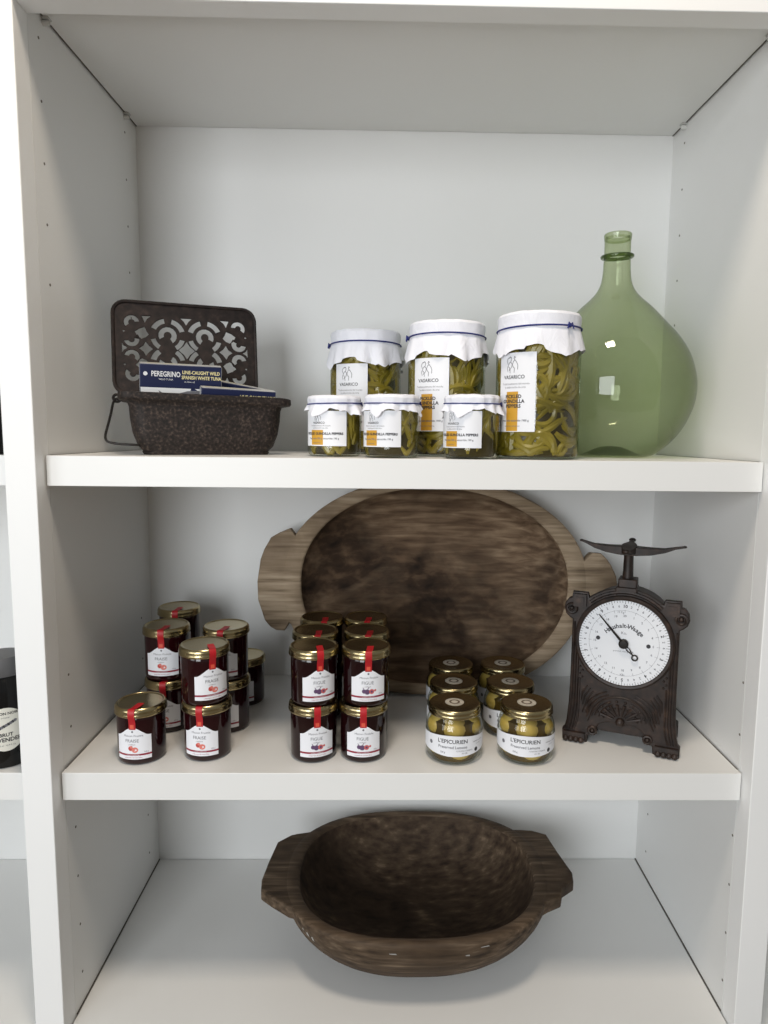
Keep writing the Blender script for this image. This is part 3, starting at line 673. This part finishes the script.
# fluting down the sides, arch mouldings, fan rosette with beads, scroll bosses
for s_ in (-1, 1):
    for i, x in enumerate((.0700, .0655, .0612, .0570)):
        z1 = .182 - i * .022 if i < 3 else .098
        b.tube([(s_ * (x + .006 * max(0, 1 - k / 3) ** 2 + (.001 * i)), yf, .018 + (z1 - .018) * k / 9) for k in range(10)], .0014, M['scale_iron'], seg=6)
    b.tube([(s_ * (.0745 + .0068 * cos(a)), yf - .001, .2020 + .0068 * sin(a)) for a in [radians(q) for q in range(0, 360, 24)]], .0022, M['scale_iron'], seg=6, closed=True)
    b.ball((s_ * .0745, yf, .2020), .0036, M['scale_iron'])
    b.box((s_ * .063 - .009, -.0065, .2060), (s_ * .063 + .009, .004, .2245), M['scale_iron'])
    b.box((s_ * .063 - .0055, -.0080, .2095), (s_ * .063 + .0055, .004, .2205), M['scale_iron'])
    b.tube([(s_ * (.0385 + .0055 * cos(a)), yf - .0005, .0205 + .0055 * sin(a)) for a in [radians(q) for q in range(0, 360, 30)]], .0020, M['scale_iron'], seg=6, closed=True)
    b.ball((s_ * .0385, yf, .0205), .0030, M['scale_iron'])
    # clawed foot, deeper than the plate
    b.box((s_ * .0645 - .0155, -.0065, .0020), (s_ * .0645 + .0155, .006, .0150), M['scale_iron'])
    for k in range(4): b.ball((s_ * (.0535 + .0075 * k), -.0058, .0048), .0046, M['scale_iron'])
    for k in range(5):
        a0 = radians(24 + 12 * k)
        b.tube([(s_ * (.030 + .006 * k) * cos(radians(q)) , yf, .040 + (.026 + .0050 * k) * sin(radians(q))) for q in range(8, 80, 12)], .0011, M['scale_iron'], seg=5)
b.tube([(.078 * .93 * cos(radians(a)), yf - .0006, .158 + .078 * .96 * sin(radians(a))) for a in range(48, 134, 6)], .0024, M['scale_iron'], seg=6)
for q in range(20, 161, 20):
    b.tube([(.010 * cos(radians(q)), yf, .040 + .009 * sin(radians(q))), (.030 * cos(radians(q)), yf - .001, .040 + .026 * sin(radians(q)))], [.0012, .0024], M['scale_iron'], seg=6)
    b.ball((.0345 * cos(radians(q)), yf, .040 + .030 * sin(radians(q))), .0021, M['scale_iron'], seg=8, rings=6)
for q in range(10, 171, 20): b.ball((.024 * cos(radians(q)), yf, .040 + .020 * sin(radians(q))), .0015, M['scale_iron'], seg=8, rings=6)
b.tube([((.0405) * cos(radians(q)), yf, .040 + .0370 * sin(radians(q))) for q in range(6, 175, 8)], .0017, M['scale_iron'], seg=6)
b.ball((0, yf, .0400), .0065, M['scale_iron'])
for s_ in (-1, 1):
    for k in range(6): b.tube([(s_ * (.0480 - .0042 * k), yf, .0880 - .0040 * k), (s_ * (.0545 - .0035 * k), yf - .0008, .0780 - .0050 * k), (s_ * (.0560 - .002 * k), yf, .0640 - .006 * k)], [.0008, .0017, .0008], M['scale_iron'], seg=6)
    for k in range(5): b.ball((s_ * (.056 + .0035 * (k % 2)), yf, .100 + .0085 * k * .6), .0016, M['scale_iron'], seg=8, rings=6)
    for q in range(52, 88, 9): b.tube([(s_ * .0705 * cos(radians(q)), yf, .158 + .0715 * sin(radians(q))), (s_ * .0760 * cos(radians(q + 3)), yf - .0008, .158 + .0765 * sin(radians(q + 3)))], [.0008, .0020], M['scale_iron'], seg=6)
b.build('front_plate', sc, smooth=40)
b = MB()
b.box((-.066, .004, .0200), (.066, .085, .1900), M['scale_iron'])
b.lathe([(.070, .0), (.070, .074), (.064, .079)], M['scale_iron'], seg=48, xf=Matrix.Translation((0, .003, .158)) @ Matrix.Rotation(-pi / 2, 4, 'X'))
b.build('housing', sc, smooth=40, bevel=.002)
for s_ in (-1, 1):
    b = MB(); b.box((s_ * .0645 - .014, .066, 0), (s_ * .0645 + .014, .090, .0215), M['scale_iron']); b.build('foot', sc, bevel=.003)
b = MB(); XD = Matrix.Translation((.0, 0, .1592)) @ XZ
ringp = [((.0655) * cos(radians(q)), (.0655) * sin(radians(q)), .0035) for q in range(0, 360, 6)]
b.tube(ringp, .0036, M['scale_iron'], seg=8, closed=True, xf=XD); b.build('bezel', sc)
lb = Label(); N = 72
lb.disc(0, 0, .0640, M['enamel'], 0, n=N)
for i in range(100):
    a = 2 * pi * i / 100; r1 = .0625; r0 = .0590 if i % 5 else .0570
    lb.line([(r0 * sin(a), r0 * cos(a)), (r1 * sin(a), r1 * cos(a))], .00055, M['ink'], 1)
for rr in (.0480,): 
    for i in range(60): lb.line([(rr * sin(2 * pi * i / 60), rr * cos(2 * pi * i / 60)), (rr * sin(2 * pi * (i + 1) / 60), rr * cos(2 * pi * (i + 1) / 60))], .0003, M['grey_ink'], 1)
for i in range(20):
    a = 2 * pi * (i) / 20; lb.line([(.0445 * sin(a), .0445 * cos(a)), (.0490 * sin(a), .0490 * cos(a))], .0004, M['grey_ink'], 1)
    lb.text(str((i * 1) if i else 20), .0046, .0400 * sin(a), .0400 * cos(a), M['grey_ink'], .00006, rot=0)
for i in range(40):
    a = 2 * pi * i / 40; s_ = ('0', '½', '1', '2')[i % 4] if i % 4 == 0 else str(i % 10 or 1)
    big = i % 4 == 0
    lb.text(str(i // 4 or 10) if big else str((i % 4) * 2), .0064 if big else .0048, .0538 * sin(a), .0538 * cos(a), M['ink'] if big else M['grey_ink'], .00018 if big else .00008, rot=-a)
word = 'Haushalt-Waage'
adv = {'H': 1.25, 'W': 1.6, 'l': .5, 't': .65, '-': .65, 's': .8}; tot = sum(adv.get(c_, 1.0) for c_ in word); acc = 0
for ch in word:
    wd = adv.get(ch, 1.0); a = radians(-56 + 112 * (acc + wd / 2) / tot); acc += wd; R_ = .0265
    lb.text(ch, .0088, R_ * sin(a) * 1.15, R_ * cos(a) - .001, M['ink'], .0002, rot=-a * .8)
lb.text('Ko.', .006, 0, .0150, M['grey_ink']); lb.text('gesetzlich nicht geprüft', .003, 0, -.012, M['grey_ink']); lb.text('10 Kg', .004, -.006, .0450, M['grey_ink'])
lb.text('Kilo', .004, 0, -.0465, M['grey_ink'])
for s_ in (-1, 1): lb.disc(s_ * .0345 - .001, .004 if s_ < 0 else 0.0, .0030, M['ink'], 3, n=14)
dial = lb.mb.build('dial', sc, smooth=0, loc=(0, -.0045, .1592))
b = MB(); yp = .0075
tip = Vector((-.0355, .0395)); tl = Vector((.0130, -.0150))
def P3(v, z=yp): return (v[0], v[1], z)
b.tube([P3((0, 0)), P3(tip * .5), P3(tip)], [.0018, .0014, .0006], M['dark_iron'], seg=8, xf=XD)
perp = Vector((.0395, .0355)).normalized()
for s_ in (-1, 1): b.tube([P3((0, 0)), P3(tl * .5 + perp * s_ * .0022), P3(tl)], .0008, M['dark_iron'], seg=6, xf=XD)
cring = Vector((.0160, -.0185)); b.tube([P3((cring.x + .0038 * cos(a), cring.y + .0038 * sin(a))) for a in [2 * pi * i / 20 for i in range(20)]], .0011, M['dark_iron'], seg=6, closed=True, xf=XD)
b.lathe([(.0068, .002), (.0068, .0095), (.0050, .0112), (.001, .0115)], M['dark_iron'], seg=24, xf=XD)
b.build('pointer', sc)
b = MB(); b.box((-.0150, -.003, .2300), (.0150, .030, .2400), M['scale_iron']); b.box((-.0120, .000, .2380), (.0140, .026, .2515), M['scale_iron']); b.build('collar', sc, bevel=.002)
b = MB(); b.lathe([(.0078, .249), (.0072, .262), (.0066, .284), (.0075, .290)], M['scale_iron'], seg=20, xf=Matrix.Translation((.0, .013, 0))); post = b.build('post', sc)
def bar(pts, w, th):
    vs = []; fs = []; n = len(pts)
    for i, (x, z) in enumerate(pts):
        ww = w[i] if hasattr(w, '__len__') else w
        tt = th[i] if hasattr(th, '__len__') else th
        vs += [(x, -ww, z - tt), (x, ww, z - tt), (x, ww, z + tt), (x, -ww, z + tt)]
    for i in range(n - 1):
        a = i * 4; c = a + 4
        for k in range(4): fs.append((a + k, a + (k + 1) % 4, c + (k + 1) % 4, c + k))
    fs.append((3, 2, 1, 0)); fs.append(tuple((n - 1) * 4 + k for k in range(4)))
    return vs, fs
armp = [(-.0665, .3010), (-.060, .2990), (-.048, .2948), (-.030, .2920), (-.010, .2912), (.0, .2912), (.010, .2912), (.030, .2920), (.048, .2945), (.062, .2990), (.0735, .3015)]
for rz_, nm in ((0, 0), (pi / 2, 1)):
    pts = armp if nm == 0 else [(x * .75, .2925 + (z - .2895) * .45) for x, z in armp]
    b = MB(); vs, fs = bar(pts, [.0025, .003, .0050, .0080, .0100, .0105, .0100, .0080, .0050, .003, .0025], [.0015, .0018, .0030, .0048, .0060, .0062, .0060, .0048, .0030, .0018, .0015])
    b.add(vs, fs, M['scale_iron'])
    for e_ in (pts[0], pts[-1]): b.ball((e_[0], 0, e_[1]), .0030 if nm == 0 else .0052, M['scale_iron'], sc=(1, 1, .6))
    o = b.build('pan_arm', post, bevel=.001, loc=(0, .013, 0), rot=(0, 0, rz_))
# ------------------------------------------------------------------ cast iron box with pierced lid
yaw = radians(20.3)
bx = thing('cast_iron_box', 'rusty cast iron box with an open pierced scrollwork lid and wire handle', 'box', (0, 0, 0))
bx.matrix_world = place1(.1905 - .05 * sin(yaw), .092 + .05 * cos(yaw), yaw)
def rrect(a, c, r, n=6):
    out = []
    for sx_, sy_, q0 in ((1, 1, 0), (-1, 1, 90), (-1, -1, 180), (1, -1, 270)):
        for i in range(n + 1):
            q = radians(q0 + 90 * i / n); out.append((sx_ * (a - r) + r * cos(q), sy_ * (c - r) + r * sin(q)))
    return out
b = MB()
sec = [(.078, .028, .010, 0.0), (.084, .034, .014, .0005), (.0860, .0350, .015, .0035), (.0845, .0345, .015, .0050), (.0915, .0385, .018, .012), (.0980, .0420, .020, .030), (.1010, .0445, .021, .050), (.1020, .0455, .021, .066),
       (.1040, .0470, .021, .0715), (.1140, .0500, .018, .0735), (.1155, .0510, .017, .0760), (.1150, .0508, .017, .0830), (.1125, .0490, .016, .0838),
       (.1000, .0445, .018, .0815), (.0985, .0430, .018, .0660), (.0965, .0410, .018, .030), (.088, .0360, .014, .0110), (.070, .025, .010, .0095)]
vs = []; fs = []; n_ = 28
for (a, c, r, z) in sec:
    for (x, y) in rrect(a, c, r): 
        droop = -0.0045 * max(0, x / .115) ** 2 * (1 if z > .06 else z / .06)
        vs.append((x, y, z + droop))
for j in range(len(sec) - 1):
    for k in range(n_):
        k2 = (k + 1) % n_; fs.append((j * n_ + k, j * n_ + k2, (j + 1) * n_ + k2, (j + 1) * n_ + k))
fs.append(tuple(reversed(range(n_)))); fs.append(tuple((len(sec) - 1) * n_ + k for k in range(n_)))
b.add(vs, fs, M['iron'])
b.build('box_body', bx, smooth=50)
# lid: local plate coordinates, x along, y up from the hinge
LWd, LH = .203, .136
def sect(cx, cy, r0, r1, a0, a1, n=12):
    o_ = arc(cx, cy, r1, a0, a1, n); i_ = arc(cx, cy, r0, a1, a0, n); return o_ + i_
K_ = .203 / 665
def H_(x, y): return (x * K_, y * K_)
holes = []
def add_h(pts, mx=True, my=True):
    s_ = {(1, 1)}
    if mx: s_ |= {(-1, 1)}
    if my: s_ |= {(a_, -1) for a_, _ in list(s_)}
    for a_, c_ in s_: holes.append([(x * K_ * a_, y * K_ * c_ + LH * .5) for x, y in pts])
# centre x=0; each half: ring at x=85,y=62
cx, cy = 86, 68
add_h(sect(cx, cy, 16, 44, -30, 240)); add_h(sect(cx, cy, 56, 84, 104, 164, 8)); add_h(sect(cx, cy, 56, 84, 24, 80, 8)); add_h(sect(cx, cy, 56, 82, 194, 240, 8)); add_h(sect(cx, cy, 56, 82, -58, -14, 8))
add_h([(0, 46), (16, 22), (38, 4), (38, -4), (16, -22), (0, -46), (-16, -22), (-38, -4), (-38, 4), (-16, 22)], mx=False, my=False)
add_h([(0, 118), (12, 138), (32, 158), (-32, 158), (-12, 138)], mx=False)
add_h([(186, 38), (198, 16), (220, 0), (198, -16), (186, -38), (170, -16), (150, 0), (170, 16)], my=False)
add_h([(204, 158), (154, 158), (176, 140), (188, 118)])
add_h([(188, 106), (214, 96), (236, 80), (224, 58), (204, 44), (184, 52), (168, 68), (180, 86)])
add_h(sect(246, 122, 12, 36, -40, 176)); add_h(sect(248, 42, 12, 36, 140, 350))
add_h([(280, 86), (272, 76), (284, 72), (290, 80)])
add_h([(292, 30), (282, 12), (262, 0), (282, -12), (292, -30)], my=False)
outer = [(x, y + LH / 2) for x, y in rrect(LWd / 2, LH / 2, .019)]
b = MB(); b.mesh(shape2d(outer, holes, depth=.0022, bevel=.0006), M['lid_iron'])
rim = [(x, y + LH / 2, .002) for x, y in rrect(LWd / 2 - .0012, LH / 2 - .0012, .018)]
b.tube(rim, .0026, M['lid_iron'], seg=8, closed=True)
leanb = radians(7)
lid = b.build('lid', bx, smooth=35); lid.location = (-.0200, .0480, .0835); lid.rotation_euler = (pi / 2 - leanb, 0, 0)
for x in (-.055, .050):
    b = MB(); b.lathe([(.0032, -.008), (.0032, .008)], M['lid_iron'], seg=12, xf=Matrix.Translation((x, .0515, .0825)) @ Matrix.Rotation(pi / 2, 4, 'Y')); b.build('hinge', bx)
bail = [(-.1145, 0, .0745), (-.1180, 0, .0755), (-.1215, -.0010, .0700), (-.1245, -.0040, .0560), (-.1285, -.0100, .0400), (-.1318, -.0160, .0270), (-.1315, -.0195, .0205), (-.1280, -.0215, .0170), (-.1200, -.0235, .0152), (-.1080, -.0280, .0142), (-.0960, -.0360, .0136), (-.0900, -.0430, .0132)]
b = MB(); b.tube([(x_, y_, z_) for x_, z_, y_ in [(p[0], p[1], q_) for p, q_ in zip(refine([(p[0], p[2]) for p in bail], 3), [v_[1] for v_ in refine([(p[0], p[1]) for p in bail], 3)])]], .0017, M['dark_iron'], seg=8)
b.tube([(-.1165 + .0048 * cos(a), .001, .0765 + .0050 * sin(a)) for a in [2 * pi * i / 16 for i in range(16)]], .0020, M['dark_iron'], seg=7, closed=True)
b.build('handle', bx)

# tuna cartons lying and standing in the box (placed in the box's own frame)
BXM = place1(.1905 - .05 * sin(yaw), .092 + .05 * cos(yaw), yaw)
def carton(label, xf, w=.108, h=.060, d=.025):
    """stands with its printed face towards -Y, base at z=0"""
    t = thing('tuna_carton', label, 'carton', group='tuna cartons in the iron box'); t.matrix_world = BXM @ xf
    b = MB(); b.box((-w / 2, -d / 2, 0), (w / 2, d / 2, h), M['navy']); cb = b.build('carton_body', t, bevel=.001)
    b = MB(); b.box((-w / 2 + .0006, -d / 2 + .0006, h), (w / 2 - .0006, d / 2 - .0006, h + .0004), M['silvercard']); b.box((-w / 2 - .0003, -d / 2 + .0008, .0008), (-w / 2, d / 2 - .0008, h - .0008), M['silvercard']); b.box((w / 2, -d / 2 + .0008, .0008), (w / 2 + .0003, d / 2 - .0008, h - .0008), M['silvercard']); 
    tm = text_mesh('SPANISH WHITE TUNA', .0052, .00015); b.mesh(tm, M['cream'], xf=Matrix.Translation((-.018, .002, h + .0006))); tm = text_mesh('IN OLIVE OIL  112 g', .0036, .0001); b.mesh(tm, M['whiteprint'], xf=Matrix.Translation((.032, .002, h + .0006)))
    b.build('top_print', cb, smooth=0)
    lb = Label()
    lb.strip(-w / 2 + .001, w / 2 - .001, .003, .0285, M['whiteprint'], 1, n=1)
    lb.text('PEREGRINO', .0100, -.0200, h - .0130, M['whiteprint'], .00022, sx=.72); lb.text('WILD TUNA', .0034, -.0200, h - .0200, M['whiteprint'])
    lb.disc(-.0465, h - .0130, .0028, M['whiteprint'], 2)
    lb.text('LINE-CAUGHT WILD', .0066, .0265, h - .0095, M['cream'], .00018, sx=.82); lb.text('SPANISH WHITE TUNA', .0066, .0270, h - .0165, M['cream'], .00018, sx=.78); lb.text('in olive oil', .0034, .0110, h - .0222, M['whiteprint'])
    # tuna drawing: body, fins, tail
    fb = [(.050, .0235), (.030, .0265), (.008, .0250), (-.008, .0200), (-.018, .0170), (-.030, .0250), (-.026, .0150), (-.031, .0060), (-.018, .0125), (.004, .0090), (.028, .0090), (.048, .0150)]
    lb.poly(fb, M['grey_ink'], 2); lb.poly([(.022, .026), (.014, .032 - .001), (.012, .0255)], M['navy'], 3); lb.text('100', .006, -.044, .019, M['grey_ink'], .0001)
    lb.mb.build('front_print', cb, smooth=0, loc=(0, -d / 2 - .0002, 0))
    return t
Ry = lambda d: Matrix.Rotation(radians(d), 4, 'Y'); Rx = lambda d: Matrix.Rotation(radians(d), 4, 'X'); Rz = lambda d: Matrix.Rotation(radians(d), 4, 'Z'); T = lambda *a: Matrix.Translation(a)
# flat ones at the bottom (under the standing ones)
carton('navy tuna carton lying flat in the bottom of the iron box, left end', T(-.041, -.003, .0112) @ Rx(-90) @ T(0, -.0125, -.030), w=.080)
carton('navy tuna carton lying flat in the bottom of the iron box, right end', T(.041, -.003, .0112) @ Rx(-90) @ T(0, -.0125, -.030), w=.080)
carton('navy tuna carton lying flat under the tallest standing one', T(-.043, .003, .0385) @ Rx(-90) @ T(0, -.0125, -.030), w=.090, d=.0255)
carton('navy tuna carton standing highest in the iron box, whole brand name showing', T(-.033, .0035, .0655) @ Rz(-2) @ Ry(0.6) @ Rx(11), w=.108, d=.020)
carton('navy tuna carton sunk low in front at the right, only its top edge showing', T(.040, -.0225, .0385) @ Ry(1.8) @ Rx(11), w=.102, h=.0545, d=.0185)
carton('navy tuna carton tilted down to the right behind the others', T(.043, .0265, .0430) @ Ry(9) @ Rx(12), w=.088, h=.060, d=.0150)

# ------------------------------------------------------------------ neighbour bay bottles
def dark_bottle(loc, rz, label, tall):
    t = thing('dark_bottle', label, 'bottle', loc, rz)
    b = MB(); b.lathe([(.028, .0), (.033, .001), (.0345, .004), (.0345, .105), (.033, .112), (.026, .120), (.023, .124), (.023, .130)], M['bottle'], seg=48); b.build('glass_body', t, smooth=50)
    b = MB(); b.lathe([(.0262, .124), (.0268, .125), (.0268, .148), (.0255, .150), (.01, .1505)], M['cap'], seg=40); b.build('cap', t)
    lb = Label(.0349); ts = []
    f = [(.028 * cos(2 * pi * i / 40), .055 + .030 * sin(2 * pi * i / 40)) for i in range(40)]
    for i in range(-13, 13):
        x0, x1 = i * .002, (i + 1) * .002; h0 = .030 * sqrt(max(0, 1 - (x0 / .0262) ** 2)); h1 = .030 * sqrt(max(0, 1 - (x1 / .0262) ** 2))
        lb.poly([(x0, .055 - h0), (x1, .055 - h1), (x1, .055 + h1), (x0, .055 + h0)], M['cream_label'], 0)
    if tall:
        lb.text('SAVON NOIR', .0052, 0, .0770, M['ink'], .00012); lb.text('artisanal', .003, 0, .0715, M['grey_ink'])
        lb.line([(-.014, .054), (.0, .060), (.014, .067)], .0009, M['ink'])
        for k in range(9): lb.disc(-.010 + k * .0027, .0560 + k * .00125, .0022, M['ink'] if k % 2 else M['grey_ink'], 2, n=8)
        lb.text('BRUT', .0068, 0, .0475, M['ink'], .00018); lb.text('LAVENDER', .0076, 0, .0405, M['ink'], .0002); lb.text('500 ml  16.9 fl. oz.', .0030, 0, .0330, M['grey_ink'])
    lb.mb.build('label', t, smooth=0)
    return t
dark_bottle((-.0915, .0640, Z2), atan2(.4377 + .088, .94) , 'black bottle with grey cap and cream oval lavender label behind the left post', True)
dark_bottle((-.0795, .0700, zup(.07)), radians(-60), 'black bottle with its right edge only just showing past the left post, top left', False)
